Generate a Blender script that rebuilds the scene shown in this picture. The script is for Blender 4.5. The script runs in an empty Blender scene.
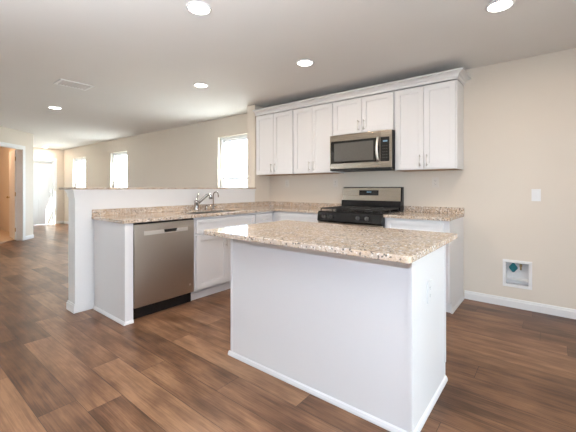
import bpy, bmesh, math, random
from mathutils import Vector, Matrix
random.seed(4)
PI = math.pi
SC = bpy.context.scene
COL = SC.collection

# ------------------------------------------------------------------ camera
F_PX, HOR = 330.24, 187.67
cam_d = bpy.data.cameras.new('camera')
cam_d.sensor_width = 36.0
cam_d.lens = F_PX * 36.0 / 576.0
cam_d.shift_y = -(216.0 - HOR) / 576.0
cam_d.clip_start = 0.05
cam = bpy.data.objects.new('camera', cam_d)
cam.location = (3.5591, -3.9883, 1.1974)
cam.rotation_euler = (PI / 2, 0, math.radians(38.56))
COL.objects.link(cam)
SC.camera = cam

# ------------------------------------------------------------------ world, sun, exposure
world = bpy.data.worlds.new('sky')
SC.world = world
world.use_nodes = True
wn = world.node_tree.nodes
wn['Background'].inputs[0].default_value = (0.80, 0.93, 1.08, 1)
wn['Background'].inputs[1].default_value = 18.0

SUN_TO = Vector((1.2, 0.42, 1.05)).normalized()
sun_d = bpy.data.lights.new('sun', 'SUN')
sun_d.energy = 34.0
sun_d.angle = 0.01
sun_d.color = (1.0, 0.95, 0.86)
sun = bpy.data.objects.new('sun', sun_d)
sun.rotation_euler = SUN_TO.to_track_quat('Z', 'Y').to_euler()
sun.location = (0, 8, 8)
COL.objects.link(sun)

CEIL = 2.473
DOWN_W = 8.0            # power of one downlight
DOWN_COL = (1.0, 0.82, 0.66)
FLASH_W = 72.0
BOUNCE_W = 600.0


def area(name, loc, direction, sx, sy, power, col, portal=False):
    l = bpy.data.lights.new(name, 'AREA')
    l.shape = 'RECTANGLE'
    l.size, l.size_y = sx, sy
    l.energy = power
    l.color = col
    if portal:
        l.cycles.is_portal = True
    o = bpy.data.objects.new(name, l)
    o.location = loc
    o.rotation_euler = Vector(direction).to_track_quat('-Z', 'Y').to_euler()
    COL.objects.link(o)
    return o


# daylight enters through these openings
DAY = (0.86, 0.94, 1.0)
area('added_door_portal', (5.06, -2.6, 1.05), (-1, 0, 0), 1.0, 2.06, 1, DAY, True)  # opening of the added side door
area('added_window_portal', (-3.6, -6.76, 1.45), (0, 1, 0), 1.6, 1.3, 1, DAY, True)  # opening of the added rear window
for wx in (-0.82, -5.285, -7.95):
    area('window_portal', (wx, 0.155, 1.365), (0, -1, 0), 0.95, 1.53, 1, DAY, True)

fl = bpy.data.lights.new('camera_flash', 'POINT')
fl.energy = FLASH_W
fl.shadow_soft_size = 0.02
fl.color = (0.76, 0.93, 1.2)
flo = bpy.data.objects.new('camera_flash', fl)
flo.location = (3.57, -4.02, 1.36)
COL.objects.link(flo)

# unseen fill spot added behind the camera, aimed up to brighten via the ceiling
bf = bpy.data.lights.new('bounce_fill', 'SPOT')
bf.energy = BOUNCE_W
bf.color = (0.90, 0.97, 1.04)
bf.spot_size = math.radians(150)
bf.spot_blend = 1.0
bf.shadow_soft_size = 0.08
bfo = bpy.data.objects.new('bounce_fill', bf)
bfo.location = (2.7, -4.5, 1.55)
bfo.rotation_euler = Vector((-0.25, 0.1, 1)).to_track_quat('-Z', 'Y').to_euler()
COL.objects.link(bfo)

SC.view_settings.view_transform = 'Standard'
SC.view_settings.look = 'None'
SC.view_settings.exposure = 0.0
SC.view_settings.gamma = 1.0
SC.view_settings.use_curve_mapping = False


# ------------------------------------------------------------------ materials
def new_mat(name):
    m = bpy.data.materials.new(name)
    m.use_nodes = True
    nt = m.node_tree
    return m, nt, nt.nodes['Principled BSDF']


def mix_rgb(nt, a, b, fac):
    n = nt.nodes.new('ShaderNodeMix')
    n.data_type = 'RGBA'
    for sock, v in ((n.inputs[0], fac), (n.inputs[6], a), (n.inputs[7], b)):
        if hasattr(v, 'is_output'):
            nt.links.new(v, sock)
        elif isinstance(v, (int, float)):
            sock.default_value = v
        else:
            sock.default_value = (*v, 1)
    return n.outputs[2]


def ramp(nt, src, stops):
    r = nt.nodes.new('ShaderNodeValToRGB')
    els = r.color_ramp.elements
    while len(els) < len(stops):
        els.new(0.5)
    for e, (p, c) in zip(els, stops):
        e.position = p
        e.color = (*c, 1) if not isinstance(c, (int, float)) else (c, c, c, 1)
    nt.links.new(src, r.inputs[0])
    return r.outputs[0]


def coords(nt, scale=(1, 1, 1), rot=(0, 0, 0)):
    t = nt.nodes.new('ShaderNodeTexCoord')
    g = nt.nodes.new('ShaderNodeNewGeometry')
    mp = nt.nodes.new('ShaderNodeMapping')
    mp.inputs['Scale'].default_value = scale
    mp.inputs['Rotation'].default_value = rot
    nt.links.new(g.outputs['Position'], mp.inputs[0])
    nt.nodes.remove(t)
    return mp.outputs[0]


def noise(nt, vec, scale, detail=3, rough=0.5):
    n = nt.nodes.new('ShaderNodeTexNoise')
    n.inputs['Scale'].default_value = scale
    n.inputs['Detail'].default_value = detail
    n.inputs['Roughness'].default_value = rough
    nt.links.new(vec, n.inputs['Vector'])
    return n.outputs['Fac']


def bump(nt, b, src, strength, dist):
    n = nt.nodes.new('ShaderNodeBump')
    n.inputs['Strength'].default_value = strength
    n.inputs['Distance'].default_value = dist
    nt.links.new(src, n.inputs['Height'])
    nt.links.new(n.outputs[0], b.inputs['Normal'])


def plain(name, col, rough=0.5, metal=0.0, var=0.03, nscale=3.0, bmp=0.0, bscale=200, spec=0.5, coat=0.0):
    m, nt, b = new_mat(name)
    v = coords(nt)
    f = noise(nt, v, nscale, 2)
    lo = tuple(c * (1 - var) for c in col)
    hi = tuple(min(1, c * (1 + var)) for c in col)
    nt.links.new(mix_rgb(nt, lo, hi, f), b.inputs['Base Color'])
    b.inputs['Roughness'].default_value = rough
    b.inputs['Metallic'].default_value = metal
    b.inputs['Specular IOR Level'].default_value = spec
    b.inputs['Coat Weight'].default_value = coat
    if bmp:
        bump(nt, b, noise(nt, v, bscale, 2), bmp, 0.002)
    return m


M = {}
M['paint'] = plain('beige_wall_paint', (0.74, 0.665, 0.575), 0.75, bmp=0.12, bscale=160, var=0.012, spec=0.3)
M['ceiling'] = plain('ceiling_paint', (0.78, 0.755, 0.725), 0.9, bmp=0.12, bscale=140, var=0.012, spec=0.2)
M['trim'] = plain('white_trim_paint', (0.82, 0.81, 0.80), 0.4, var=0.01)
M['cabinet'] = plain('white_cabinet_paint', (0.77, 0.76, 0.76), 0.38, var=0.01)
M['door_paint'] = plain('white_door_paint', (0.72, 0.72, 0.71), 0.45, var=0.01)
M['vinyl'] = plain('white_vinyl', (0.82, 0.83, 0.84), 0.4, var=0.01)
M['plate'] = plain('white_plastic_plate', (0.82, 0.81, 0.80), 0.35, var=0.01)
M['almond'] = plain('beige_plastic_plate', (0.74, 0.68, 0.61), 0.35, var=0.01)
M['slot'] = plain('dark_slot', (0.05, 0.05, 0.05), 0.6)
M['black'] = plain('black_enamel', (0.012, 0.012, 0.013), 0.22, var=0.1)
M['blackmatte'] = plain('black_matte', (0.018, 0.018, 0.018), 0.6, var=0.1)
M['iron'] = plain('cast_iron', (0.025, 0.024, 0.023), 0.55, var=0.2, nscale=60, bmp=0.2, bscale=300)
M['knob'] = plain('dark_steel_knob', (0.16, 0.15, 0.14), 0.3, 0.8)
M['glass_black'] = plain('smoked_black_glass', (0.02, 0.019, 0.018), 0.06, var=0.05, coat=0.3)
M['mw_window'] = plain('microwave_window_mesh', (0.11, 0.103, 0.092), 0.2, var=0.08, nscale=40)
M['chrome'] = plain('brushed_nickel', (0.78, 0.76, 0.73), 0.35, 1.0, var=0.03)
M['chromebright'] = plain('chrome', (0.50, 0.49, 0.48), 0.16, 1.0, var=0.02)
M['maple'] = plain('raw_maple_underside', (0.40, 0.25, 0.14), 0.6, var=0.15, nscale=12)
M['teal'] = plain('teal_valve_plastic', (0.01, 0.14, 0.17), 0.4, var=0.1)
M['brass'] = plain('satin_brass', (0.45, 0.33, 0.16), 0.3, 1.0)
M['carpet'] = plain('beige_carpet', (0.52, 0.42, 0.32), 0.95, var=0.12, nscale=80, bmp=0.4, bscale=400)
M['ground'] = plain('pale_concrete', (0.5, 0.49, 0.46), 0.9, var=0.1)
M['sinksteel'] = plain('sink_steel', (0.5, 0.49, 0.47), 0.35, 1.0)


def make_steel(name, col, rough, axis):
    m, nt, b = new_mat(name)
    sc = {'x': (2, 300, 300), 'y': (300, 2, 300), 'z': (300, 300, 2)}[axis]
    f = noise(nt, coords(nt, sc), 1.0, 3)
    nt.links.new(mix_rgb(nt, tuple(c * 0.985 for c in col), tuple(c * 1.015 for c in col), f), b.inputs['Base Color'])
    b.inputs['Metallic'].default_value = 1.0
    r = ramp(nt, f, [(0.3, rough * 0.95), (0.7, rough * 1.05)])
    nt.links.new(r, b.inputs['Roughness'])
    b.inputs['Anisotropic'].default_value = 0.6
    bump(nt, b, f, 0.008, 0.0005)
    return m


M['steel_h'] = make_steel('brushed_stainless', (0.38, 0.32, 0.255), 0.28, 'x')
M['steel_dw'] = make_steel('brushed_stainless_door', (0.54, 0.485, 0.43), 0.30, 'y')
M['steel_lt'] = plain('polished_stainless', (0.86, 0.84, 0.81), 0.38, 1.0)


def make_granite():
    m, nt, b = new_mat('speckled_granite')
    v = coords(nt)
    big = noise(nt, v, 9, 4, 0.6)
    med = noise(nt, v, 48, 4, 0.7)
    fine = noise(nt, v, 140, 3, 0.6)
    base0 = ramp(nt, med, [(0.33, (0.30, 0.20, 0.125)), (0.44, (0.53, 0.385, 0.26)),
                           (0.55, (0.67, 0.525, 0.385)), (0.68, (0.78, 0.68, 0.57))])
    cloud = ramp(nt, noise(nt, v, 24, 4, 0.65), [(0.50, 0.0), (0.64, 0.55)])
    base = mix_rgb(nt, base0, (0.36, 0.245, 0.165), cloud)
    gray = ramp(nt, big, [(0.42, 0.08), (0.62, 0.50)])
    c1 = mix_rgb(nt, base, (0.52, 0.465, 0.425), gray)
    vo = nt.nodes.new('ShaderNodeTexVoronoi')
    vo.inputs['Scale'].default_value = 115
    nt.links.new(v, vo.inputs['Vector'])
    sep = nt.nodes.new('ShaderNodeSeparateColor')
    nt.links.new(vo.outputs['Color'], sep.inputs[0])
    dark = ramp(nt, sep.outputs[0], [(0.86, 0.0), (0.90, 0.85)])
    c2 = mix_rgb(nt, c1, (0.10, 0.085, 0.075), dark)
    wht = ramp(nt, sep.outputs[1], [(0.80, 0.0), (0.86, 0.75)])
    c3 = mix_rgb(nt, c2, (0.84, 0.80, 0.75), wht)
    blk = ramp(nt, fine, [(0.30, 0.8), (0.36, 0.0)])
    c4 = mix_rgb(nt, c3, (0.06, 0.05, 0.045), blk)
    nt.links.new(c4, b.inputs['Base Color'])
    b.inputs['Roughness'].default_value = 0.09
    b.inputs['Specular IOR Level'].default_value = 0.5
    return m


M['granite'] = make_granite()


def make_floor():
    m, nt, b = new_mat('dark_oak_vinyl_planks')
    N = nt.nodes
    L = nt.links.new

    def math_(op, a, c=None, d=None):
        n = N.new('ShaderNodeMath')
        n.operation = op
        for i, q in enumerate((a, c, d)):
            if q is None:
                continue
            if hasattr(q, 'is_output'):
                L(q, n.inputs[i])
            else:
                n.inputs[i].default_value = q
        return n.outputs[0]

    g = N.new('ShaderNodeNewGeometry')
    sp = N.new('ShaderNodeSeparateXYZ')
    L(g.outputs['Position'], sp.inputs[0])
    X, Y = sp.outputs[0], sp.outputs[1]
    PW, PL = 0.182, 1.22
    yy = math_('DIVIDE', Y, PW)
    row = math_('FLOOR', yy)
    fy = math_('FRACT', yy)
    wn1 = N.new('ShaderNodeTexWhiteNoise')
    wn1.noise_dimensions = '1D'
    L(row, wn1.inputs['W'])
    xx = math_('ADD', math_('DIVIDE', X, PL), math_('MULTIPLY', wn1.outputs['Value'], 7.3))
    colm = math_('FLOOR', xx)
    fx = math_('FRACT', xx)
    cb = N.new('ShaderNodeCombineXYZ')
    L(row, cb.inputs[0])
    L(colm, cb.inputs[1])
    wn2 = N.new('ShaderNodeTexWhiteNoise')
    wn2.noise_dimensions = '2D'
    L(cb.outputs[0], wn2.inputs['Vector'])
    rid = wn2.outputs['Value']
    # grain coordinates shifted per plank
    cg = N.new('ShaderNodeCombineXYZ')
    L(math_('ADD', math_('MULTIPLY', X, 1.0), math_('MULTIPLY', rid, 37.0)), cg.inputs[0])
    L(math_('ADD', math_('MULTIPLY', Y, 9.0), math_('MULTIPLY', rid, 91.0)), cg.inputs[1])
    g1 = noise(nt, cg.outputs[0], 2.2, 5, 0.6)
    cg2 = N.new('ShaderNodeCombineXYZ')
    L(math_('ADD', math_('MULTIPLY', X, 1.6), math_('MULTIPLY', rid, 17.0)), cg2.inputs[0])
    L(math_('ADD', math_('MULTIPLY', Y, 60.0), math_('MULTIPLY', rid, 53.0)), cg2.inputs[1])
    g2 = noise(nt, cg2.outputs[0], 2.0, 4, 0.65)
    cg3 = N.new('ShaderNodeCombineXYZ')
    L(math_('ADD', math_('MULTIPLY', X, 1.0), math_('MULTIPLY', rid, 11.0)), cg3.inputs[0])
    L(math_('ADD', math_('MULTIPLY', Y, 2.2), math_('MULTIPLY', rid, 29.0)), cg3.inputs[1])
    g3 = noise(nt, cg3.outputs[0], 2.6, 3, 0.55)
    tone = math_('ADD', math_('MULTIPLY', rid, 0.16),
                 math_('ADD', math_('MULTIPLY', g1, 0.32), math_('ADD', math_('MULTIPLY', g2, 0.34), math_('MULTIPLY', g3, 0.40))))
    colr = ramp(nt, tone, [(0.40, (0.030, 0.0135, 0.007)), (0.51, (0.088, 0.040, 0.020)),
                           (0.62, (0.168, 0.082, 0.042)), (0.76, (0.310, 0.170, 0.092))])
    # seams
    ey = math_('MINIMUM', fy, math_('SUBTRACT', 1.0, fy))
    ex = math_('MINIMUM', fx, math_('SUBTRACT', 1.0, fx))
    sy = math_('LESS_THAN', ey, 0.0075)
    sx = math_('LESS_THAN', ex, 0.0012)
    seam = math_('MULTIPLY', math_('MAXIMUM', sy, sx), 0.8)
    L(mix_rgb(nt, colr, (0.025, 0.014, 0.009), seam), b.inputs['Base Color'])
    L(ramp(nt, g2, [(0.3, 0.30), (0.7, 0.40)]), b.inputs['Roughness'])
    b.inputs['Specular IOR Level'].default_value = 0.32
    bump(nt, b, math_('SUBTRACT', g2, math_('MULTIPLY', seam, 2.0)), 0.10, 0.002)
    return m


M['floor'] = make_floor()


def make_glass():
    m = bpy.data.materials.new('clear_window_glass')
    m.use_nodes = True
    nt = m.node_tree
    nt.nodes.clear()
    out = nt.nodes.new('ShaderNodeOutputMaterial')
    mx = nt.nodes.new('ShaderNodeMixShader')
    tr = nt.nodes.new('ShaderNodeBsdfTransparent')
    gl = nt.nodes.new('ShaderNodeBsdfGlossy')
    lw = nt.nodes.new('ShaderNodeLayerWeight')
    lw.inputs[0].default_value = 0.5
    pw = nt.nodes.new('ShaderNodeMath')
    pw.operation = 'POWER'
    pw.inputs[1].default_value = 5.0
    nt.links.new(lw.outputs['Facing'], pw.inputs[0])
    fr = nt.nodes.new('ShaderNodeMath')
    fr.operation = 'MULTIPLY_ADD'
    fr.inputs[1].default_value = 0.6
    fr.inputs[2].default_value = 0.03
    nt.links.new(pw.outputs[0], fr.inputs[0])
    gl.inputs['Roughness'].default_value = 0.02
    tr.inputs[0].default_value = (0.95, 0.97, 0.96, 1)
    nt.links.new(fr.outputs[0], mx.inputs[0])
    nt.links.new(tr.outputs[0], mx.inputs[1])
    nt.links.new(gl.outputs[0], mx.inputs[2])
    nt.links.new(mx.outputs[0], out.inputs[0])
    return m


M['glass'] = make_glass()


def emit(name, col, s):
    m, nt, b = new_mat(name)
    b.inputs['Base Color'].default_value = (0.1, 0.12, 0.14, 1)
    b.inputs['Emission Color'].default_value = (*col, 1)
    b.inputs['Emission Strength'].default_value = s
    return m


M['lens'] = emit('lit_downlight_lens', (1.0, 0.93, 0.84), 20.0)
M['digits'] = emit('blue_display_digits', (0.30, 0.70, 1.0), 0.35)


# ------------------------------------------------------------------ mesh helpers
class MB:
    def __init__(self):
        self.bm = bmesh.new()

    def _add(self, tmp, mat=None):
        me = bpy.data.meshes.new('tmp')
        tmp.to_mesh(me)
        tmp.free()
        if mat is not None:
            me.transform(mat)
        self.bm.from_mesh(me)
        bpy.data.meshes.remove(me)

    def box(self, x0, x1, y0, y1, z0, z1, bev=0.0, seg=2, mat=None):
        t = bmesh.new()
        bmesh.ops.create_cube(t, size=1)
        for v in t.verts:
            v.co = Vector(((x0 + x1) / 2 + v.co.x * (x1 - x0), (y0 + y1) / 2 + v.co.y * (y1 - y0), (z0 + z1) / 2 + v.co.z * (z1 - z0)))
        if bev:
            bmesh.ops.bevel(t, geom=t.edges[:], offset=bev, segments=seg, affect='EDGES', profile=0.5)
        self._add(t, mat)
        return self

    def cyl(self, p0, p1, r, r2=None, seg=24):
        p0, p1 = Vector(p0), Vector(p1)
        d = p1 - p0
        t = bmesh.new()
        bmesh.ops.create_cone(t, cap_ends=True, segments=seg, radius1=r, radius2=r if r2 is None else r2, depth=d.length)
        for f in t.faces:
            f.smooth = len(f.verts) == 4
        self._add(t, Matrix.Translation((p0 + p1) / 2) @ d.to_track_quat('Z', 'Y').to_matrix().to_4x4())
        return self

    def tube(self, pts, r, seg=12, r1=None):
        pts = [Vector(p) for p in pts]
        n = len(pts)
        t = bmesh.new()
        rings = []
        ref = Vector((0, 0, 1))
        for i, p in enumerate(pts):
            d = (pts[min(i + 1, n - 1)] - pts[max(i - 1, 0)]).normalized()
            if abs(d.dot(ref)) > 0.98:
                ref = Vector((1, 0, 0)) if abs(d.x) < 0.9 else Vector((0, 1, 0))
            a = d.cross(ref).normalized()
            b = d.cross(a).normalized()
            ref = b
            rr = r if r1 is None else r + (r1 - r) * i / (n - 1)
            rings.append([t.verts.new(p + rr * (math.cos(2 * PI * k / seg) * a + math.sin(2 * PI * k / seg) * b)) for k in range(seg)])
            ref = Vector((0, 0, 1)) if abs(d.z) < 0.9 else Vector((1, 0, 0))
            if i:
                # align seam of consecutive rings
                prev = rings[-2]
                best = min(range(seg), key=lambda s: (rings[-1][s].co - prev[0].co - (p - pts[i - 1])).length)
                rings[-1] = rings[-1][best:] + rings[-1][:best]
                if (rings[-1][1].co - prev[1].co - (p - pts[i - 1])).length > (rings[-1][-1].co - prev[1].co - (p - pts[i - 1])).length:
                    rings[-1] = [rings[-1][0]] + rings[-1][:0:-1]
        for i in range(n - 1):
            for k in range(seg):
                f = t.faces.new((rings[i][k], rings[i][(k + 1) % seg], rings[i + 1][(k + 1) % seg], rings[i + 1][k]))
                f.smooth = True
        t.faces.new(rings[0])
        t.faces.new(rings[-1])
        bmesh.ops.recalc_face_normals(t, faces=t.faces[:])
        self._add(t)
        return self

    def lathe(self, prof, seg=40, mat=None):
        t = bmesh.new()
        rings = [[t.verts.new((r * math.cos(2 * PI * k / seg), r * math.sin(2 * PI * k / seg), z)) for k in range(seg)] for r, z in prof]
        for i in range(len(rings) - 1):
            for k in range(seg):
                f = t.faces.new((rings[i][k], rings[i][(k + 1) % seg], rings[i + 1][(k + 1) % seg], rings[i + 1][k]))
                f.smooth = True
        if prof[0][0] > 1e-5:
            t.faces.new(rings[0])
        if prof[-1][0] > 1e-5:
            t.faces.new(rings[-1])
        bmesh.ops.remove_doubles(t, verts=t.verts[:], dist=1e-6)
        bmesh.ops.recalc_face_normals(t, faces=t.faces[:])
        self._add(t, mat)
        return self

    def prism(self, poly, axis, a0, a1, bev=0.0):
        """poly: 2D outline; axis = extrude axis ('x': (y,z), 'y': (x,z), 'z': (x,y))."""
        t = bmesh.new()

        def P(p, a):
            return {'x': (a, p[0], p[1]), 'y': (p[0], a, p[1]), 'z': (p[0], p[1], a)}[axis]
        lo = [t.verts.new(P(p, a0)) for p in poly]
        hi = [t.verts.new(P(p, a1)) for p in poly]
        t.faces.new(lo)
        t.faces.new(hi)
        n = len(poly)
        for i in range(n):
            t.faces.new((lo[i], lo[(i + 1) % n], hi[(i + 1) % n], hi[i]))
        bmesh.ops.recalc_face_normals(t, faces=t.faces[:])
        if bev:
            bmesh.ops.bevel(t, geom=t.edges[:], offset=bev, segments=2, affect='EDGES', profile=0.5)
        self._add(t)
        return self

    def cells(self, us, vs, solid, a0, a1, axis='z', bev=0.0):
        """One clean solid from grid cells (holes allowed) extruded along axis."""
        t = bmesh.new()

        def P(u, v, a):
            return {'x': (a, u, v), 'y': (u, a, v), 'z': (u, v, a)}[axis]
        V = {}

        def vert(i, j, k):
            if (i, j, k) not in V:
                V[(i, j, k)] = t.verts.new(P(us[i], vs[j], (a0, a1)[k]))
            return V[(i, j, k)]
        nu, nv = len(us) - 1, len(vs) - 1
        S = {(i, j) for i in range(nu) for j in range(nv) if solid((us[i] + us[i + 1]) / 2, (vs[j] + vs[j + 1]) / 2)}
        for (i, j) in S:
            for k in (0, 1):
                t.faces.new((vert(i, j, k), vert(i + 1, j, k), vert(i + 1, j + 1, k), vert(i, j + 1, k)))
            for di, dj, e in ((-1, 0, ((i, j), (i, j + 1))), (1, 0, ((i + 1, j), (i + 1, j + 1))),
                              (0, -1, ((i, j), (i + 1, j))), (0, 1, ((i, j + 1), (i + 1, j + 1)))):
                if (i + di, j + dj) not in S:
                    (p, q) = e
                    t.faces.new((vert(*p, 0), vert(*q, 0), vert(*q, 1), vert(*p, 1)))
        bmesh.ops.recalc_face_normals(t, faces=t.faces[:])
        if bev:
            ed = [e for e in t.edges if len(e.link_faces) == 2 and e.calc_face_angle(0) > 0.8]
            bmesh.ops.bevel(t, geom=ed, offset=bev, segments=3, affect='EDGES', profile=0.5)
        self._add(t)
        return self

    def move(self, v):
        bmesh.ops.translate(self.bm, verts=self.bm.verts[:], vec=Vector(v))
        return self

    def xform(self, m):
        bmesh.ops.transform(self.bm, matrix=m, verts=self.bm.verts[:])
        return self

    def build(self, name, mat, parent=None, label=None):
        me = bpy.data.meshes.new(name)
        self.bm.to_mesh(me)
        self.bm.free()
        me.materials.append(mat)
        o = bpy.data.objects.new(name, me)
        COL.objects.link(o)
        if parent is not None:
            o.parent = parent
        if label:
            o['label'] = label
        return o


def thing(name, label, cat, loc=(0, 0, 0), rz=0.0, group=None):
    o = bpy.data.objects.new(name, None)
    o.empty_display_size = 0.1
    o.location = loc
    o.rotation_euler = (0, 0, rz)
    COL.objects.link(o)
    o['label'] = label
    o['category'] = cat
    if group:
        o['group'] = group
    return o


def tag(o, label, cat, group=None):
    o['label'] = label
    o['category'] = cat
    if group:
        o['group'] = group
    return o


def struct(o, label=None):
    o['kind'] = 'structure'
    if label:
        o['label'] = label
    return o


def dup(root, loc, label):
    r = root.copy()
    COL.objects.link(r)
    r.location = loc
    r['label'] = label
    for ch in list(root.children):
        c = ch.copy()
        COL.objects.link(c)
        c.parent = r
        for g in list(ch.children):
            d = g.copy()
            COL.objects.link(d)
            d.parent = c
    return r


# ------------------------------------------------------------------ the setting
struct(MB().box(-10.5, 5.05, -6.75, 0.15, -0.12, 0.0).build('floor', M['floor']), 'dark brown wood-look plank floor')
struct(MB().box(-10.5, 5.05, -6.75, 0.15, CEIL, CEIL + 0.12).build('ceiling', M['ceiling']), 'flat pale ceiling')
struct(MB().box(-40, 40, -40, 40, -0.35, -0.25).build('ground', M['ground']), 'pale ground outside')

WIN = [(-1.284, -0.354), (-5.75, -4.82), (-8.45, -7.45)]
WZ0, WZ1 = 0.60, 2.13
ICE = (3.195, 3.392, 0.225, 0.452)


def in_hole(x, z):
    for a, b in WIN:
        if a < x < b and WZ0 < z < WZ1:
            return True
    return ICE[0] < x < ICE[1] and ICE[2] < z < ICE[3]


us = sorted([-9.35, 5.05, ICE[0], ICE[1]] + [w for p in WIN for w in p])
vs = sorted([0, CEIL, WZ0, WZ1, ICE[2], ICE[3]])
struct(MB().cells(us, vs, lambda x, z: not in_hole(x, z), 0.0, 0.15, 'y').build('wall_back', M['paint']), 'beige painted wall behind the kitchen and window side')
# half wall with its full height stub
hw = MB()
hw.cells([-2.79, -0.341], [0, 1.178], lambda y, z: True, -0.165, 0.0, 'x')
struct(hw.build('wall_peninsula', M['trim']), 'white half height wall behind the sink')
struct(MB().box(-0.165, 0.0, -0.34, -0.001, 0, CEIL - 0.001).build('wall_stub', M['paint']), 'full height stub wall beside the wall cabinets')
# end wall of the kitchen, rear wall; door opening and window added to let in daylight
struct(MB().cells([-6.6, -3.1, -2.1, -0.001], [0, 2.08, CEIL - 0.001], lambda y, z: not (-3.1 < y < -2.1 and z < 2.08), 4.9, 5.05, 'x').build('wall_right', M['paint']))
struct(MB().cells([-10.3, -4.4, -2.8, 5.05], [0, 0.8, 2.1, CEIL - 0.001], lambda x, z: not (-4.4 < x < -2.8 and 0.8 < z < 2.1), -6.75, -6.6, 'y').build('wall_rear', M['paint']))
w = struct(MB().cells([-4.398, -4.34, -3.63, -3.57, -2.86, -2.802], [0.802, 0.86, 2.04, 2.098],
                      lambda x, z: not (0.86 < z < 2.04 and (-4.34 < x < -3.63 or -3.57 < x < -2.86)), -6.70, -6.64, 'y').build('window_4', M['vinyl']))  # unseen rear window, added to light the living area
MB().box(-4.35, -3.62, -6.672, -6.666, 0.85, 2.05).build('pane', M['glass'], w)
MB().box(-3.58, -2.85, -6.672, -6.666, 0.85, 2.05).build('pane', M['glass'], w)

# far wall with the entry door
DY0, DY1 = -1.20, -0.285
struct(MB().cells([-6.6, DY0, DY1, 0.0], [0, 2.09, CEIL], lambda y, z: not (DY0 < y < DY1 and z < 2.09), -9.38, -9.23, 'x').build('wall_far', M['paint']), 'far wall with the white entry door')
# angled wall with the open interior door
A = Vector((-6.08, -1.62, 0))
S2 = math.sqrt(0.5)
ANG = Matrix.Translation(A) @ Matrix.Rotation(-PI / 4, 4, 'Z')      # local x runs along the wall, local +y faces the room
OP0, OP1, OPZ = 0.375, 1.185, 2.075
aw = MB().cells([0.0, OP0, OP1, 2.1], [0, OPZ, CEIL], lambda x, z: not (OP0 < x < OP1 and z < OPZ), -0.12, 0.0, 'y').xform(ANG)
struct(aw.build('wall_angled', M['paint']), 'angled wall with a cased doorway at far left')
struct(MB().box(-9.23, -6.09, -1.74, -1.62, 0, CEIL).build('wall_hall', M['paint']))
B = A + Vector((2.1 * S2, -2.1 * S2, 0))
struct(MB().box(B.x - 0.12, B.x, -6.6, B.y + 0.02, 0, CEIL).build('wall_left', M['paint']))
struct(MB().box(-9.23, B.x - 0.12, -3.6, -3.48, 0, CEIL).build('wall_closet', M['paint']))
cp = [(-9.2, -1.75), (-6.25, -1.75), (-4.85, -3.15), (-4.85, -3.47), (-9.2, -3.47)]
struct(MB().prism(cp, 'z', 0.001, 0.014).build('floor_closet', M['carpet']), 'beige carpet in the room beyond the open door')

# windows: white vinyl single hung, two sashes each
for i, (a, b) in enumerate(WIN):
    w = struct(MB().cells([a + .002, a + .045, b - .045, b - .002], [WZ0 + .002, WZ0 + .045, WZ1 - .045, WZ1 - .002],
                          lambda x, z: not (a + .045 < x < b - .045 and WZ0 + .045 < z < WZ1 - .045), 0.06, 0.13, 'y').build('window_%d' % (3 - i), M['vinyl']),
               ['white single hung window nearest the kitchen', 'white single hung window in the middle of the window wall', 'white single hung window nearest the entry door'][i])
    zm = (WZ0 + WZ1) / 2
    for (z0, z1, y) in ((WZ0 + .046, zm + .018, 0.066), (zm - .018, WZ1 - .046, 0.094)):
        x0, x1 = a + .047, b - .047
        MB().cells([x0, x0 + .035, x1 - .035, x1], [z0, z0 + .035, z1 - .035, z1],
                   lambda x, z: not (x0 + .035 < x < x1 - .035 and z0 + .035 < z < z1 - .035), y, y + .026, 'y').build('sash', M['vinyl'], w)
        MB().box(x0 + .03, x1 - .03, y + .010, y + .014, z0 + .03, z1 - .03).build('pane', M['glass'], w)
    MB().box(a - .03, b + .03, -0.03, 0.058, WZ0 - .02, WZ0 - .001, 0.004).build('window_sill', M['trim'], w)
# unseen glazed door right of the viewpoint, added to bring in daylight
w = struct(MB().cells([-3.098, -3.01, -2.19, -2.102], [0.002, 0.14, 1.97, 2.078],
                      lambda y, z: not (0.14 < z < 1.97 and -3.01 < y < -2.19), 4.94, 5.0, 'x').build('added_door', M['vinyl']))
MB().box(4.966, 4.972, -3.02, -2.18, 0.13, 1.98).build('pane', M['glass'], w)
# unseen roof on posts, added to keep direct sun out of the glazed door
pr = MB().box(5.06, 9.3, -6.7, 1.2, 2.62, 2.76)
for py in (-6.5, -2.6, 1.0):
    pr.box(9.05, 9.2, py - .075, py + .075, -0.25, 2.62)
struct(pr.build('sun_block_roof', M['trim']), 'unseen white roof added to block sun at the glazed door')

# entry door (six panel leaf) in the far wall
d1 = MB()
d1.box(-9.345, -9.30, DY0 + .02, DY1 - .02, 0.008, 2.07)
d1o = struct(d1.build('door_1', M['door_paint']), 'white panelled entry door on the far wall')
for (y0, y1) in ((DY0 + .12, (DY0 + DY1) / 2 - .05), ((DY0 + DY1) / 2 + .05, DY1 - .12)):
    for (z0, z1) in ((0.25, 0.82), (1.0, 1.55), (1.68, 1.95)):
        MB().cells([y0, y0 + .018, y1 - .018, y1], [z0, z0 + .018, z1 - .018, z1],
                   lambda y, z: not (y0 + .018 < y < y1 - .018 and z0 + .018 < z < z1 - .018), -9.30, -9.292, 'x', 0.002).build('panel_moulding', M['door_paint'], d1o)
MB().cyl((-9.30, DY1 - .09, 0.93), (-9.25, DY1 - .09, 0.93), 0.012).cyl((-9.262, DY1 - .09, 0.93), (-9.225, DY1 - .09, 0.93), 0.028, 0.022).build('door_handle', M['chrome'], d1o)
MB().cyl((-9.30, DY1 - .09, 1.07), (-9.278, DY1 - .09, 1.07), 0.030).build('deadbolt', M['chrome'], d1o)
cs = MB()
cs.cells([DY0 - .07, DY0 + .012, DY1 - .012, DY1 + .07], [0, 2.075, 2.16], lambda y, z: not (DY0 + .012 < y < DY1 - .012 and z < 2.075), -9.229, -9.212, 'x', 0.004)
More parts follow.
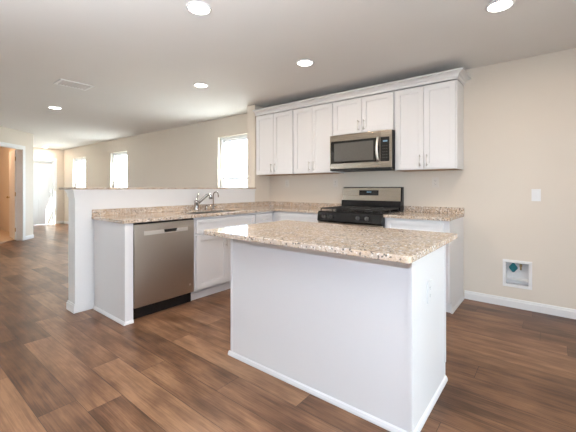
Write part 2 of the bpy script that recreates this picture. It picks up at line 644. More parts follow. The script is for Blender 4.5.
cs.cells([DY0 + .001, DY0 + .012, DY1 - .012, DY1 - .001], [0, 2.075, 2.089], lambda y, z: not (DY0 + .012 < y < DY1 - .012 and z < 2.075), -9.37, -9.229, 'x')
struct(cs.build('trim_1', M['trim']), 'white casing round the entry door')

# interior door on the angled wall, swung open into the room beyond
cs = MB()
cs.cells([OP0 - .072, OP0 + .014, OP1 - .014, OP1 + .072], [0.0, OPZ - .014, OPZ + .072],
         lambda x, z: not (OP0 + .014 < x < OP1 - .014 and z < OPZ - .014), 0.001, 0.018, 'y', 0.004)
cs.cells([OP0 + .001, OP0 + .014, OP1 - .014, OP1 - .001], [0.0, OPZ - .014, OPZ - .001],
         lambda x, z: not (OP0 + .014 < x < OP1 - .014 and z < OPZ - .014), -0.121, 0.001, 'y')
struct(cs.xform(ANG).build('trim_2', M['trim']), 'white casing round the doorway at far left')
hinge = ANG @ Vector((OP0 + .02, -0.125, 0))
far_dir = Vector((-0.92, 0.0, 0))


def proj_u(p):
    yw = math.radians(38.56)
    dx, dy = p.x - cam.location.x, p.y - cam.location.y
    return 288 + F_PX * (dx * math.cos(yw) + dy * math.sin(yw)) / (-dx * math.sin(yw) + dy * math.cos(yw))


best = math.radians(176)      # swing of the leaf, a touch past the line of sight
DW_ = 0.77
LEAF = Matrix.Translation(hinge) @ Matrix.Rotation(best, 4, 'Z')
d2 = struct(MB().box(0.0, DW_, -0.0175, 0.0175, 0.022, 2.055, 0.002).xform(LEAF).build('door_2', M['door_paint']), 'white interior door standing open at far left')
for s in (-1, 1):
    MB().cyl((DW_ - .07, s * 0.0175, 0.97), (DW_ - .07, s * 0.05, 0.97), 0.011).lathe(
        [(0.0, 0.0), (0.018, 0.002), (0.027, 0.014), (0.026, 0.024), (0.014, 0.034), (0.0, 0.036)], 20,
        Matrix.Translation((DW_ - .07, s * 0.045, 0.97)) @ Matrix.Rotation(-s * PI / 2, 4, 'X')).xform(LEAF).build('door_knob', M['brass'], d2)
for z in (0.25, 1.05, 1.85):
    MB().cyl((-0.008, 0.012, z - .045), (-0.008, 0.012, z + .045), 0.009).xform(LEAF).build('hinge', M['brass'], d2)


# baseboards
def base_profile(h, t):
    return [(0, 0), (t, 0), (t, h * 0.72), (t * 0.72, h * 0.80), (t * 0.60, h * 0.94), (t * 0.30, h), (0, h)]


def baseboard(name, p0, p1, normal, h=0.088, t=0.015):
    p0, p1 = Vector((*p0, 0)), Vector((*p1, 0))
    d = (p1 - p0).normalized()
    n = Vector((*normal, 0)).normalized()
    m = Matrix((( d.x, n.x, 0, p0.x + n.x * 0.0005), (d.y, n.y, 0, p0.y + n.y * 0.0005), (0, 0, 1, 0.0005), (0, 0, 0, 1)))
    b = MB().prism(base_profile(h, t), 'x', 0, (p1 - p0).length).xform(m)
    bmesh.ops.recalc_face_normals(b.bm, faces=b.bm.faces[:])
    return struct(b.build(name, M['trim']))


baseboard('baseboard_back', (2.826, 0), (4.88, 0), (0, -1))
baseboard('baseboard_windows', (-9.22, 0), (-0.18, 0), (0, -1))
baseboard('baseboard_far', (-9.23, DY1 + .072), (-9.23, -0.017), (1, 0))
bb = ANG @ Vector((OP0 - .074, 0, 0))
baseboard('baseboard_angled', (A.x, A.y), (bb.x, bb.y), (S2, S2))
bb0, bb1 = ANG @ Vector((OP1 + .074, 0, 0)), ANG @ Vector((2.1, 0, 0))
baseboard('baseboard_doorway', (bb0.x, bb0.y), (bb1.x, bb1.y), (S2, S2))
baseboard('baseboard_hall', (-9.22, -1.62), (-6.09, -1.62), (0, 1))
baseboard('baseboard_left', (B.x, -6.59), (B.x, B.y - .01), (1, 0))
baseboard('baseboard_right', (4.9, -2.09), (4.9, -0.02), (-1, 0))
# skirting wrapped round the half wall end
sk = MB()
T = 0.014
for (z1, t) in ((0.070, T), (0.084, T * 0.6)):
    sk.box(-0.165 - t, t, -2.79 - t, -2.7905, 0.0005, z1)
    sk.box(-0.165 - t, -0.1655, -2.79, -0.02, 0.0005, z1)
    sk.box(0.0005, t, -2.79, -2.63, 0.0005, z1)
struct(sk.build('baseboard_peninsula', M['trim']), 'white baseboard wrapped round the end of the half wall')
# cap moulding below the bar top
cm = MB()
for (z0, z1, t) in ((1.098, 1.112, 0.005), (1.112, 1.146, 0.010), (1.146, 1.162, 0.018), (1.162, 1.1782, 0.026)):
    cm.box(-0.165 - t, t, -2.79 - t, -2.7905, z0, z1)
    cm.box(-0.165 - t, -0.1655, -2.79, -0.001, z0, z1)
    cm.box(0.0005, t, -2.79, -0.345, z0, z1)
struct(cm.build('trim_3', M['trim']), 'white moulding under the raised bar top')


# ------------------------------------------------------------------ cabinets
def shaker(x0, x1, z0, z1, y, th=0.020, rail=0.057):
    """Shaker front, back face at y, front at y - th."""
    m = MB()
    if (z1 - z0) > 0.25:
        r = rail
    else:
        r = 0.040
    m.cells([x0, x0 + r, x1 - r, x1], [z0, z0 + r, z1 - r, z1],
            lambda x, z: not (x0 + r < x < x1 - r and z0 + r < z < z1 - r), y - th, y, 'y', 0.0018)
    m.box(x0 + r - .002, x1 - r + .002, y - th + .010, y - .002, z0 + r - .002, z1 - r + .002)
    return m


def pull(p, length, vertical, parent, off=0.03, r=0.0055):
    x, y, z = p
    h = length / 2
    k = h - 0.016
    m = MB()
    if vertical:
        m.cyl((x, y - off, z - h), (x, y - off, z + h), r, seg=14)
        for s in (-k, k):
            m.cyl((x, y, z + s), (x, y - off, z + s), r * 0.85, seg=12)
    else:
        m.cyl((x - h, y - off, z), (x + h, y - off, z), r, seg=14)
        for s in (-k, k):
            m.cyl((x + s, y, z), (x + s, y - off, z), r * 0.85, seg=12)
    return m.build('handle', M['chrome'], parent)


def upper_cabinet(x0, x1, z0, z1, depth, label):
    w, h = x1 - x0, z1 - z0
    t = thing('wall_cabinet', label, 'cabinet', (x0, -0.001, z0), 0, 'white wall cabinets over the back counter')
    b = MB()
    b.box(0.0006, w - .0006, -depth, 0, 0.004, h, 0.001)
    b.build('body', M['cabinet'], t)
    MB().box(0.012, w - .012, -depth + .012, -.003, 0.0, 0.0039).build('underside_panel', M['maple'], t, 'brown unpainted wooden underside')
    mid = w / 2
    for s in (-1, 1):
        a, c = (0.012, mid - .0018) if s < 0 else (mid + .0018, w - .012)
        d = shaker(a, c, 0.010, h - 0.012, -depth - .0005).build('door', M['cabinet'], t)
        hx = mid + s * 0.036
        pull((hx, -depth - .0205, 0.098), 0.125, True, d)
    return t


UD = 0.308
ZB, ZT = 1.388, 2.294
upper_cabinet(0.006, 0.7345, ZB, ZT, UD, 'tall white two-door wall cabinet at the left end against the stub wall')
upper_cabinet(0.7345, 1.374, ZB, ZT, UD, 'tall white two-door wall cabinet just left of the microwave')
upper_cabinet(1.374, 2.174, 1.852, ZT, UD, 'short white two-door wall cabinet directly above the microwave')
upper_cabinet(2.174, 2.816, ZB, ZT, UD, 'tall white two-door wall cabinet at the right end past the microwave')

# crown moulding
cr = MB()
prof = [(0.0, 0.0), (0.008, 0.0), (0.010, 0.030), (0.018, 0.034), (0.026, 0.048), (0.042, 0.058), (0.062, 0.063), (0.070, 0.066), (0.070, 0.080), (0.0, 0.080)]
t = bmesh.new()
zc = 2.2945
fy = -(UD + 0.021)
rx = 2.8165
rings = []
for (o, z) in prof:
    rings.append([t.verts.new((0.006, fy - o, zc + z)), t.verts.new((rx + o, fy - o, zc + z)), t.verts.new((rx + o, -0.001, zc + z))])
for i in range(len(rings)):
    j = (i + 1) % len(rings)
    for k in (0, 1):
        t.faces.new((rings[i][k], rings[i][k + 1], rings[j][k + 1], rings[j][k]))
t.faces.new([r[0] for r in rings])
t.faces.new([r[2] for r in rings])
bmesh.ops.recalc_face_normals(t, faces=t.faces[:])
cr._add(t)
cr.box(0.0065, rx - .001, fy + .001, -0.002, zc + 0.066, zc + 0.079)
tag(cr.build('crown_moulding', M['cabinet']), 'white crown moulding running along the top of the wall cabinets', 'moulding')

CT = 0.884      # underside of the granite
CTOP = 0.914


def base_cabinet(name, label, loc, rz, w, depth, fronts, hollow=False):
    t = thing(name, label, 'cabinet', loc, rz, 'white base cabinets')
    bd = MB()
    if hollow:
        bd.box(0.0006, w - .0006, -depth + .07, 0, 0.001, 0.112)
        bd.box(0.0006, w - .0006, -depth, 0, 0.112, 0.13)
        bd.box(0.0006, 0.019, -depth, 0, 0.13, CT - .001).box(w - .019, w - .0006, -depth, 0, 0.13, CT - .001)
        bd.box(0.019, w - .019, -depth, -depth + .018, 0.13, CT - .001).box(0.019, w - .019, -.012, 0, 0.13, CT - .001)
    else:
        bd.cells([-depth, -depth + .07, 0], [0.001, 0.112, CT - .001], lambda y, z: not (y < -depth + .07 and z < 0.112), 0.0006, w - .0006, 'x')
    bd.build('body', M['cabinet'], t)
    MB().box(0.002, w - .002, -depth + .0585, -depth + .069, 0.0012, 0.075).build('toe_kick', M['cabinet'], t)
    for f in fronts:
        kind, a, c, z0, z1, hp, vert = f
        d = shaker(a, c, z0, z1, -depth - .0005).build(kind, M['cabinet'], t)
        if hp:
            pull((hp[0], -depth - .0205, hp[1]), 0.125, vert, d)
    return t


PD = 0.634
# peninsula, fronts face the island (local x = world y)
w = 0.9
base_cabinet('sink_base_cabinet', 'white base cabinet under the sink, right of the dishwasher', (0.004, -1.905, 0), PI / 2, w, PD,
             [('false_front', 0.022, w - .012, 0.715, 0.862, None, True),
              ('door', 0.022, w / 2 - .002, 0.128, 0.690, (w / 2 - .038, 0.600), True),
              ('door', w / 2 + .002, w - .012, 0.128, 0.690, (w / 2 + .038, 0.600), True)], hollow=True)
w = 0.350
base_cabinet('drawer_base_cabinet', 'narrow white drawer base cabinet in the inner corner beside the sink', (0.004, -1.004, 0), PI / 2, w, PD,
             [('drawer', 0.012, w - .03, 0.715, 0.862, (w / 2 - .01, 0.79), False),
              ('door', 0.012, w - .03, 0.128, 0.690, (w - .08, 0.600), True)])
w = 1.369 - 0.001
base_cabinet('corner_base_cabinet', 'white base cabinet along the back wall left of the range', (0.004, -0.002, 0), 0, w - .003, 0.618,
             [('drawer', 0.70, w - .018, 0.715, 0.862, None, False),
              ('door', 0.70, w - .018, 0.128, 0.690, (w - .055, 0.600), True)])
w = 0.624
rb = base_cabinet('right_base_cabinet', 'white base cabinet at the right end of the back counter, past the range', (2.179, -0.002, 0), 0, w, 0.610,
                  [('drawer', 0.030, w - .045, 0.735, 0.862, None, False),
                   ('door', 0.030, w / 2 - .01, 0.128, 0.705, (w / 2 - .045, 0.600), True),
                   ('door', w / 2 - .006, w - .045, 0.128, 0.705, (w / 2 + .03, 0.600), True)])
rb.name = 'base_cabinet'
sp = MB()
sp.cells([-0.630, -0.555, 0], [0.001, 0.112, CT - .001], lambda y, z: not (y < -0.555 and z < 0.112), w, w + .012, 'x')
sp.build('end_panel', M['cabinet'], rb)
MB().prism([(w + .0125, 0.001), (w + .026, 0.001), (w + .024, 0.014), (w + .016, 0.026), (w + .0125, 0.028)], 'y', -0.57, -0.018).build('shoe_moulding', M['cabinet'], rb)

# end panel left of the dishwasher
ep = thing('peninsula_end_panel', 'white finished panel closing the peninsula left of the dishwasher', 'panel', (0, -2.552, 0))
MB().box(0.0155, 0.655, -0.073, 0.0, 0.001, CT - .001, 0.0015).build('panel', M['cabinet'], ep)
MB().box(0.629, 0.6572, -0.0745, 0.001, 0.0285, CT - .0012, 0.002).build('stile', M['cabinet'], ep)
sm = MB()
sm.prism([(-0.0735, 0.001), (-0.088, 0.001), (-0.086, 0.014), (-0.078, 0.026), (-0.0735, 0.028)], 'x', 0.0165, 0.670)
sm.prism([(0.6555, 0.001), (0.670, 0.001), (0.668, 0.014), (0.660, 0.026), (0.6555, 0.028)], 'y', -0.0735, 0.0)
sm.build('shoe_moulding', M['cabinet'], ep)

# ------------------------------------------------------------------ granite tops
SINK = (0.155, 0.565, -1.83, -1.10)


def in_sink(x, y):
    return SINK[0] < x < SINK[1] and SINK[2] < y < SINK[3]


ct = thing('countertop', 'speckled granite countertop wrapping the sink peninsula and back wall left of the range', 'countertop', (0, 0, CT))
us = [0.0006, SINK[0], SINK[1], 0.677, 1.370]
vs = [-2.645, SINK[2], SINK[3], -0.648, -0.0006]
MB().cells(us, vs, lambda x, y: (x < 0.677 or y > -0.648) and not in_sink(x, y), 0.0, 0.030, 'z', 0.004).build('slab', M['granite'], ct)
bs = MB()
bs.cells([0.0006, 0.020, 1.370], [-2.643, -0.0205, -0.0006], lambda x, y: x < 0.02 or y > -0.0205, 0.0302, 0.096, 'z', 0.002)
bs.build('upstand', M['granite'], ct)
ct2 = thing('countertop', 'short speckled granite countertop between the range and the bare wall', 'countertop', (0, 0, CT))
MB().cells([2.178, 2.823], [-0.648, -0.0006], lambda x, y: True, 0.0, 0.030, 'z', 0.004).build('slab', M['granite'], ct2)
MB().cells([2.178, 2.823], [-0.0205, -0.0006], lambda x, y: True, 0.0302, 0.096, 'z', 0.002).build('upstand', M['granite'], ct2)
bt = MB().cells([-0.315, 0.032], [-2.83, -0.3415], lambda x, y: True, 1.1785, 1.1995, 'z', 0.004)
tag(bt.build('bar_top', M['granite']), 'speckled granite raised bar top on the half wall', 'countertop')

# ------------------------------------------------------------------ sink and taps
sk = thing('kitchen_sink', 'stainless undermount sink set into the peninsula granite', 'sink', (0, 0, 0.67))
s = MB()
x0, x1, y0, y1 = SINK[0] + .004, SINK[1] - .004, SINK[2] + .004, SINK[3] - .004
s.box(x0, x1, y0, y1, 0.0, 0.004)
s.box(x0, x0 + .003, y0, y1, 0.004, 0.225)
s.box(x1 - .003, x1, y0, y1, 0.004, 0.225)
s.box(x0, x1, y0, y0 + .003, 0.004, 0.225)
s.box(x0, x1, y1 - .003, y1, 0.004, 0.225)
s.build('basin', M['sinksteel'], sk)
MB().lathe([(0.0, 0.0045), (0.045, 0.0045), (0.045, 0.008), (0.03, 0.009), (0.0, 0.006)], 28, Matrix.Translation(((x0 + x1) / 2, (y0 + y1) / 2, 0))).build('drain', M['chrome'], sk)

fc = thing('kitchen_faucet', 'chrome single handle faucet with angled pull-out spout behind the sink', 'faucet', (0.095, -1.475, CTOP + .0003))
MB().lathe([(0.0, 0), (0.031, 0), (0.033, 0.008), (0.029, 0.014), (0.028, 0.085), (0.031, 0.092), (0.031, 0.115), (0.018, 0.128), (0.0, 0.13)], 28).build('body', M['chromebright'], fc)
MB().tube([(0.0, 0.006, 0.075), (0.025, 0.032, 0.108), (0.055, 0.066, 0.152), (0.078, 0.096, 0.185), (0.090, 0.114, 0.197)], 0.017, 14).build('spout', M['chromebright'], fc)
MB().tube([(0.087, 0.111, 0.197), (0.098, 0.126, 0.194), (0.105, 0.135, 0.174), (0.107, 0.137, 0.140)], 0.020, 16, 0.023).build('spray_head', M['chromebright'], fc)
MB().tube([(0.0, -0.004, 0.125), (-0.006, 0.010, 0.150), (-0.016, 0.036, 0.195), (-0.024, 0.050, 0.222)], 0.009, 12, 0.007).build('lever', M['chromebright'], fc)
gt = thing('filter_tap', 'slim chrome gooseneck tap standing to the right of the main faucet', 'faucet', (0.085, -1.205, CTOP + .0003))
MB().lathe([(0.0, 0), (0.024, 0), (0.024, 0.006), (0.014, 0.012), (0.012, 0.045), (0.009, 0.05), (0.0, 0.05)], 24).build('body', M['chromebright'], gt)
MB().tube([(0, 0, 0.045), (0, 0, 0.19)] + [(0.0 + 0.035 * (1 - math.cos(a)), 0.012 * (1 - math.cos(a)), 0.19 + 0.038 * math.sin(a)) for a in [k * PI / 8 for k in range(1, 9)]] + [(0.07, 0.024, 0.160)], 0.0075, 12).build('spout', M['chromebright'], gt)
MB().tube([(0, 0.008, 0.035), (0.012, 0.045, 0.048)], 0.006, 10).build('lever', M['chromebright'], gt)
sd = thing('soap_dispenser', 'short chrome soap dispenser between the two taps', 'soap dispenser', (0.085, -1.315, CTOP + .0003))
MB().lathe([(0.0, 0), (0.022, 0), (0.022, 0.006), (0.013, 0.01), (0.012, 0.05), (0.015, 0.055), (0.015, 0.066), (0.0, 0.07)], 24).build('body', M['chromebright'], sd)
MB().tube([(0, 0, 0.06), (0.03, 0.008, 0.064), (0.065, 0.016, 0.056)], 0.007, 10).build('nozzle', M['chromebright'], sd)

# ------------------------------------------------------------------ dishwasher (local x = world y, front faces +x)
dw = thing('dishwasher', 'stainless steel dishwasher in the peninsula beside the white end panel', 'dishwasher', (0.02, -2.548, 0), PI / 2)
W = 0.638
MB().box(0.004, W - .004, -0.585, 0, 0.112, CT - .002).build('tub', M['blackmatte'], dw, 'black dishwasher casing')
dp = MB()
dp.cells([0.006, W - .006], [0.118, 0.866], lambda x, z: True, -0.640, -0.590, 'y', 0.005)
door = dp.build('door', M['steel_dw'], dw)
MB().box(0.006, W - .006, -0.632, -0.590, 0.8665, CT - .003, 0.002).build('control_strip', M['black'], door)
hb = MB()
hb.cells([0.092, 0.29, 0.43, W - .085], [0.762, 0.768, 0.800], lambda x, z: not (0.29 < x < 0.43 and z > 0.768), -0.651, -0.6405, 'y', 0.003)
hb.build('handle', M['steel_lt'], door)
MB().prism([(0.291, 0.7995), (0.429, 0.7995), (0.418, 0.772), (0.302, 0.772)], 'y', -0.6475, -0.6405).build('pocket_grip', M['black'], door, 'dark pocket grip in the handle')
MB().cyl((W - .055, -0.640, 0.205), (W - .055, -0.6415, 0.205), 0.012, seg=24).build('badge', M['chrome'], door)
MB().box(0.004, W + 0.001, -0.575, -0.545, 0.002, 0.111).build('toe_kick', M['black'], dw, 'black toe kick')

# ------------------------------------------------------------------ microwave
mw = thing('microwave', 'stainless over-the-range microwave with dark glass door above the stove', 'microwave', (1.3765, -0.002, 1.408))
W, H = 0.795, 0.440
MB().box(0, W, -0.375, 0, 0.0, H - .001, 0.003).build('body', M['blackmatte'], mw, 'dark grey metal casing')
DX = 0.660
md = MB()
md.cells([0.001, 0.014, DX - .004, DX], [0.022, 0.088, 0.362, H - .003], lambda x, z: not (0.014 < x < DX - .004 and 0.088 < z < 0.362), -0.404, -0.376, 'y', 0.003)
mdo = md.build('door', M['steel_h'], mw)
MB().box(0.012, DX - .003, -0.401, -0.377, 0.085, 0.365, 0.001).build('window_frame', M['glass_black'], mdo, 'black glass window surround')
MB().box(0.062, DX - .080, -0.4022, -0.4008, 0.112, 0.335).build('window', M['mw_window'], mdo, 'dark grey see-through window')
hn = MB()
hz = [0.095 + 0.27 * k / 12 for k in range(13)]
hn.tube([(DX - .022, -0.404 - 0.034 * math.sin(PI * k / 12) - .002, hz[k]) for k in range(13)], 0.014, 14)
hn.build('handle', M['steel_lt'], mdo)
cpn = MB()
cpn.cells([DX + .003, DX + .006, W - .024, W - .001], [0.022, 0.088, 0.362, H - .003], lambda x, z: not (DX + .006 < x < W - .024 and 0.088 < z < 0.362), -0.404, -0.376, 'y', 0.003)
cpo = cpn.build('control_panel', M['steel_h'], mw)
MB().box(DX + .004, W - .022, -0.4015, -0.377, 0.085, 0.365, 0.001).build('keypad', M['glass_black'], cpo, 'black glass keypad')
MB().box(DX + .036, W - .048, -0.4025, -0.4016, 0.308, 0.324).build('display', M['digits'], cpo, 'lit blue display')
for r in range(5):
    for c in range(3):
        MB().box(DX + .030 + c * .022, DX + .043 + c * .022, -0.4022, -0.4016, 0.125 + r * .033, 0.135 + r * .033).build('key', M['iron'], cpo)
vg = MB()
vg.box(0.001, W - .001, -0.398, -0.376, 0.002, 0.020, 0.002)
vg.build('vent_grille', M['blackmatte'], mw)

# ------------------------------------------------------------------ gas range
rg = thing('gas_range', 'stainless and black gas range between the two back counters', 'range', (1.3735, -0.004, 0))
W = 0.800
MB().box(0.001, W - .001, -0.625, -0.02, 0.035, 0.905, 0.002).build('body', M['blackmatte'], rg, 'black side casing')
for x in (0.05, W - .05):
    for y in (-0.58, -0.08):
        MB().cyl((x, y, 0.001), (x, y, 0.036), 0.018).build('foot', M['blackmatte'], rg)
cpp = MB().prism([(-0.626, 0.800), (-0.668, 0.800), (-0.684, 0.815), (-0.668, 0.905), (-0.660, 0.912), (-0.626, 0.912)], 'x', 0.0005, W - .0005)
cpo = cpp.build('control_panel', M['black'], rg)
nrm = Vector((0, -0.984, 0.175))
for kx in (0.095, 0.190, 0.530, 0.635):
    p = Vector((kx, -0.6755, 0.860))
    kbm = MB().cyl(p, p + nrm * 0.012, 0.024).cyl(p + nrm * 0.012, p + nrm * 0.034, 0.019, 0.017)
    kbm.box(kx - .004, kx + .004, -0.722, -0.700, 0.850, 0.884, 0.002)
    kbm.build('knob', M['knob'], cpo)
MB().box(0.0015, W - .0015, -0.66, -0.10, 0.9125, 0.922, 0.003).build('cooktop', M['black'], rg)
for (bx, by, r) in ((0.19, -0.50, .05), (0.19, -0.24, .04), (0.57, -0.50, .045), (0.57, -0.24, .05)):
    MB().lathe([(0.0, 0.9222), (r, 0.9222), (r, 0.930), (r * .75, 0.932), (r * .72, 0.940), (0.0, 0.941)], 24, Matrix.Translation((bx, by, 0))).build('burner', M['iron'], rg)
for (gx0, gx1) in ((0.022, W / 2 - .006), (W / 2 + .006, W - .022)):
    g = MB()
    z0, z1 = 0.945, 0.958
    y0, y1 = -0.645, -0.115
    for x in (gx0, gx1 - .012, (gx0 + gx1) / 2 - .006):
        g.box(x, x + .012, y0, y1, z0, z1, 0.002)
    for y in (y0, y1 - .012, (y0 + y1) / 2 - .006, y0 + .14, y1 - .15):
        g.box(gx0, gx1, y, y + .012, z0, z1, 0.002)
    for x in (gx0, gx1 - .012):
        for y in (y0, y1 - .012, (y0 + y1) / 2 - .006):
            g.box(x, x + .012, y, y + .012, 0.9222, z0 + .002, 0.001)
    g.build('grate', M['iron'], rg)
MB().box(0.004, W - .004, -0.105, -0.012, 0.905, 1.035, 0.002).build('vent_trim', M['black'], rg)
bgd = MB().prism([(-0.012, 1.036), (-0.066, 1.036), (-0.052, 1.196), (-0.040, 1.200), (-0.012, 1.200)], 'x', 0.001, W - .020)
bg = bgd.build('backguard', M['steel_h'], rg)
MB().prism([(-0.010, 0.93), (-0.070, 0.93), (-0.070, 1.036), (-0.056, 1.200), (-0.042, 1.205), (-0.010, 1.205)], 'x', W - .0195, W - .001).build('side_cap', M['black'], bg)
MB().prism([(-0.012, 1.2005), (-0.054, 1.1985), (-0.050, 1.206), (-0.012, 1.206)], 'x', 0.001, W - .0195).build('top_cap', M['black'], bg)


def on_guard(z, o):
    return -0.066 + (z - 1.036) * (0.014 / 0.16) - o


MB().prism([(on_guard(1.100, -.004), 1.100), (on_guard(1.100, .003), 1.100), (on_guard(1.165, .003), 1.165), (on_guard(1.165, -.004), 1.165)], 'x', 0.238, 0.500).build('display', M['glass_black'], bg, 'black glass clock display')
dg = MB()
for k, x in enumerate((0.345, 0.360, 0.378, 0.393)):
    dg.box(x, x + .010, on_guard(1.142, .0045), on_guard(1.142, .0028), 1.134, 1.150)
dg.build('digits', M['digits'], bg, 'lit blue clock digits')
for k in range(4):
    for (ux, n) in ((0.252, 2), (0.425, 3)):
        for r in range(n):
            zz = 1.112 + r * .016
            MB().box(ux + k * .016, ux + k * .016 + .008, on_guard(zz, .0044), on_guard(zz, .0028), zz, zz + .006).build('key', M['iron'], bg)
od = MB().cells([0.002, 0.12, W - .12, W - .002], [0.215, 0.36, 0.62, 0.793], lambda x, z: not (0.12 < x < W - .12 and 0.36 < z < 0.62), -0.666, -0.627, 'y', 0.003).build('oven_door', M['steel_h'], rg)
MB().box(0.115, W - .115, -0.662, -0.630, 0.355, 0.625).build('oven_window', M['glass_black'], od)
oh = MB().cyl((0.06, -0.712, 0.735), (W - .06, -0.712, 0.735), 0.013)
for x in (0.09, W - .09):
    oh.cyl((x, -0.666, 0.735), (x, -0.712, 0.735), 0.009)
oh.build('oven_handle', M['steel_lt'], od)
MB().box(0.002, W - .002, -0.662, -0.627, 0.045, 0.208, 0.003).build('storage_drawer', M['steel_h'], rg)

# ------------------------------------------------------------------ island
BX0, BX1, BY0, BY1 = 1.7604, 3.0427, -2.3904, -1.765
isl = thing('kitchen_island', 'white panelled kitchen island cabinet in the middle of the plank floor', 'island', (0, 0, 0))
MB().cells([BY0 + .008, BY1 - .075, BY1 - .022], [0.001, 0.112, CT - .001], lambda y, z: not (y > BY1 - .075 and z < 0.112), BX0 + .006, BX1 - .006, 'x').build('body', M['cabinet'], isl)
MB().box(BX0 + .010, BX1 - .010, BY0, BY0 + .0075, 0.001, CT - .001).build('back_panel', M['cabinet'], isl)
for x0 in (BX0 + .0005, BX1 - .0195):
    MB().box(x0, x0 + .019, BY0 - .004, BY0 + .003, 0.001, CT - .0015, 0.0015).build('corner_batten', M['cabinet'], isl)
for x0, x1 in ((BX0, BX0 + .0055), (BX1 - .0055, BX1)):
    MB().cells([BY0 + .0035, BY1 - .075, BY1], [0.001, 0.112, CT - .001], lambda y, z: not (y > BY1 - .03 and z < 0.112), x0, x1, 'x', 0.001).build('side_panel', M['cabinet'], isl)
MB().box(BX1 + .0002, BX1 + .004, BY1 - .022, BY1, 0.114, CT - .0015, 0.001).build('edge_strip', M['cabinet'], isl)
bm_ = MB()
hp = [(0, 0.001), (0.014, 0.001), (0.013, 0.012), (0.008, 0.024), (0.0, 0.030)]
bm_.prism([(BY0 - .0045 - o, z) for o, z in hp], 'x', BX0 - .012, BX1 + .014)
bm_.prism([(BX1 + .0003 + o, z) for o, z in hp], 'y', BY0 - .012, BY1 - .002)
bm_.prism([(BX0 - .0003 - o, z) for o, z in hp], 'y', BY0 - .012, BY1 - .002)
bm_.build('shoe_moulding', M['cabinet'], isl)
for k in range(3):
    wd = (BX1 - BX0 - .03) / 3
    a = BX0 + .015 + k * wd
    fm = Matrix.Translation((0, BY1 - .0215, 0)) @ Matrix.Rotation(PI, 4, 'Z')
    d = shaker(-(a + wd - .002), -(a + .002), 0.128, 0.690, 0.0).xform(fm).build('door', M['cabinet'], isl)
    ph = pull((-(a + wd - .05), -0.02, 0.60), 0.125, True, d)
    ph.data.transform(fm)
    d = shaker(-(a + wd - .002), -(a + .002), 0.715, 0.862, 0.0).xform(fm).build('drawer', M['cabinet'], isl)
    ph = pull((-(a + wd / 2), -0.02, 0.79), 0.125, False, d)
    ph.data.transform(fm)

# island top with rounded corners
IX0, IX1, IY0, IY1 = 1.779, 3.109, -2.622, -1.733
IX0 = 1.735
R = 0.025
pts = []
for (cx, cy, a0) in ((IX1 - R, IY1 - R, 0), (IX0 + R, IY1 - R, 90), (IX0 + R, IY0 + R, 180), (IX1 - R, IY0 + R, 270)):
    for k in range(7):
        a = math.radians(a0 + 15 * k)
        pts.append((cx + R * math.cos(a), cy + R * math.sin(a)))
t = bmesh.new()
lo = [t.verts.new((x, y, CT)) for x, y in pts]
hi = [t.verts.new((x, y, CTOP)) for x, y in pts]
t.faces.new(lo)
t.faces.new(hi)
for i in range(len(pts)):
    t.faces.new((lo[i], lo[(i + 1) % len(pts)], hi[(i + 1) % len(pts)], hi[i]))
bmesh.ops.recalc_face_normals(t, faces=t.faces[:])
ed = [e for e in t.edges if abs(e.verts[0].co.z - e.verts[1].co.z) < 1e-5]
bmesh.ops.bevel(t, geom=ed, offset=0.005, segments=3, affect='EDGES', profile=0.5)
it = MB()
it._add(t)
tag(it.build('island_countertop', M['granite']), 'speckled tan granite slab with rounded corners on the white island', 'countertop')


# ------------------------------------------------------------------ wall plates (local front = -y)
def plate(name, label, cat, loc, rz, kind, pm='plate', group='electrical wall plates'):
    t = thing(name, label, cat, loc, rz, group)
    MB().box(-0.036, 0.036, -0.006, 0.0, -0.058, 0.058, 0.002).build('cover_plate', M[pm], t)
    if kind == 'outlet':
        for dz in (-0.02, 0.02):
            s = MB().box(-0.016, 0.016, -0.0075, -0.0061, dz - .014, dz + .014, 0.0005).build('socket', M[pm], t)
            MB().box(-0.0075, -0.0055, -0.0078, -0.0076, dz - .004, dz + .006).box(0.0055, 0.0075, -0.0078, -0.0076, dz - .004, dz + .006).box(-0.002, 0.002, -0.0078, -0.0076, dz - .010, dz - .006).build('slots', M['slot'], s)
    else:
        s = MB().box(-0.016, 0.016, -0.0095, -0.0061, -0.033, 0.033, 0.001).build('rocker', M[pm], t)
    return t


plate('wall_outlet', 'pale beige outlet on the back wall under the left-end wall cabinet', 'outlet', (0.365, -0.0005, 1.262), 0, 'outlet', 'almond')
plate('wall_outlet', 'pale beige outlet on the back wall just left of the range', 'outlet', (1.225, -0.0005, 1.262), 0, 'outlet', 'almond')
plate('wall_outlet', 'pale beige outlet on the back wall under the right-end wall cabinet', 'outlet', (2.528, -0.0005, 1.257), 0, 'outlet', 'almond')
plate('wall_switch', 'white square plate on the bare wall right of the cabinets', 'switch', (3.445, -0.0005, 1.125), 0, 'switch')
plate('island_outlet', 'white outlet on the right side panel of the island', 'outlet', (BX1 + .0005, -2.125, 0.640), PI / 2, 'outlet', 'cabinet')

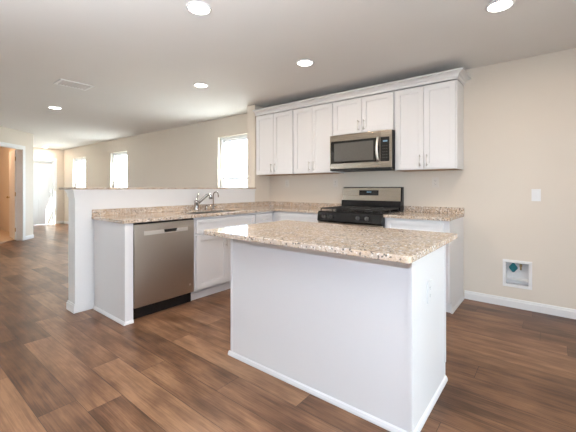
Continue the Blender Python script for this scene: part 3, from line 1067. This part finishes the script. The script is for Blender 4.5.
# icemaker supply box recessed in the wall
ib = thing('water_supply_box', 'white recessed water supply box with teal valve low on the bare wall', 'supply box', (0, 0, 0))
x0, x1, z0, z1 = ICE
fr = MB().cells([x0 - .022, x0 + .006, x1 - .006, x1 + .022], [z0 - .022, z0 + .006, z1 - .006, z1 + .022],
                lambda x, z: not (x0 + .006 < x < x1 - .006 and z0 + .006 < z < z1 - .006), -0.008, -0.0005, 'y', 0.002)
fr.build('frame', M['plate'], ib)
tr = MB()
tr.box(x0 + .002, x1 - .002, 0.075, 0.079, z0 + .002, z1 - .002)
tr.box(x0 + .002, x0 + .006, 0.0, 0.075, z0 + .002, z1 - .002)
tr.box(x1 - .006, x1 - .002, 0.0, 0.075, z0 + .002, z1 - .002)
tr.box(x0 + .006, x1 - .006, 0.0, 0.075, z0 + .002, z0 + .006)
tr.box(x0 + .006, x1 - .006, 0.0, 0.075, z1 - .006, z1 - .002)
tr.box(x0 + .006, x1 - .006, 0.0, 0.075, z0 + .050, z0 + .054)
tr.build('tray', M['plate'], ib)
vx, vz = 3.262, 0.398
v = MB()
v.cyl((vx, 0.075, vz), (vx, 0.0, vz), 0.013)
v.prism([(vx - .008, vz + .045), (vx + .008, vz + .045), (vx + .036, vz + .006), (vx + .036, vz - .006), (vx + .008, vz - .045), (vx - .008, vz - .045), (vx - .036, vz - .006), (vx - .036, vz + .006)], 'y', -0.004, 0.014, 0.003)
v.build('valve_handle', M['teal'], ib, 'teal plastic valve handle')
MB().cyl((vx + .06, 0.07, vz + .02), (vx + .06, 0.02, vz + .02), 0.012).cyl((vx + .06, 0.022, vz + .02), (vx + .06, 0.022, vz - .02), 0.008).build('water_outlet', M['brass'], ib)

# ------------------------------------------------------------------ ceiling: downlights and register
L_ = [((1.604, -2.549), 'round lit downlight at top of photo above the front of the island'),
      ((3.279, -1.263), 'round lit downlight at upper right before the bare wall'),
      ((1.597, -1.25), 'round lit downlight above the walkway in front of the range'),
      ((0.157, -1.455), 'round lit downlight above the sink peninsula'),
      ((-2.613, -2.191), 'round lit downlight over the living area left of the half wall'),
      ((-8.9, -0.62), 'round lit downlight far away near the entry door')]
x, y = L_[0][0]
dl = thing('ceiling_downlight', L_[0][1], 'ceiling light', (x, y, CEIL), 0, 'recessed ceiling downlights')
MB().lathe([(0.074, -0.0005), (0.090, -0.0005), (0.089, -0.006), (0.078, -0.010), (0.074, -0.010), (0.074, -0.0005)], 40).build('trim_ring', M['trim'], dl)
MB().lathe([(0.0, -0.0075), (0.0735, -0.0075), (0.0735, -0.0015), (0.0, -0.0015)], 40).build('lens', M['lens'], dl)
for (p, lab) in L_[1:]:
    dup(dl, (p[0], p[1], CEIL), lab)


def down_lamp(x, y, k=1.0):
    l = bpy.data.lights.new('downlight_lamp', 'AREA')
    l.shape = 'DISK'
    l.size = 0.14
    l.energy = DOWN_W * k
    l.color = DOWN_COL
    o = bpy.data.objects.new('downlight_lamp', l)
    o.location = (x, y, CEIL - .012)
    COL.objects.link(o)


for (p, lab) in L_:
    down_lamp(*p)
closet = bpy.data.lights.new('closet_lamp', 'POINT')
closet.energy = 40
closet.color = (1.0, 0.64, 0.40)
closet.shadow_soft_size = 0.08
co = bpy.data.objects.new('closet_lamp', closet)
co.location = (-6.9, -2.7, 2.25)
COL.objects.link(co)

vt = thing('ceiling_vent', 'white rectangular air register on the ceiling over the living area', 'air vent', (-1.055, -2.445, CEIL))
MB().cells([-0.135, -0.105, 0.105, 0.135], [-0.183, -0.153, 0.153, 0.183], lambda x, y: not (abs(x) < .105 and abs(y) < .153), -0.012, -0.0005, 'z', 0.003).build('frame', M['trim'], vt)
MB().box(-0.104, 0.104, -0.152, 0.152, -0.002, -0.0008).build('duct_backing', M['ceiling'], vt)
for k in range(9):
    y = -0.136 + k * 0.034
    MB().prism([(y - .013, -0.0035), (y + .010, -0.0125), (y + .012, -0.0115), (y - .011, -0.0025)], 'x', -0.104, 0.104).build('slat', M['trim'], vt)
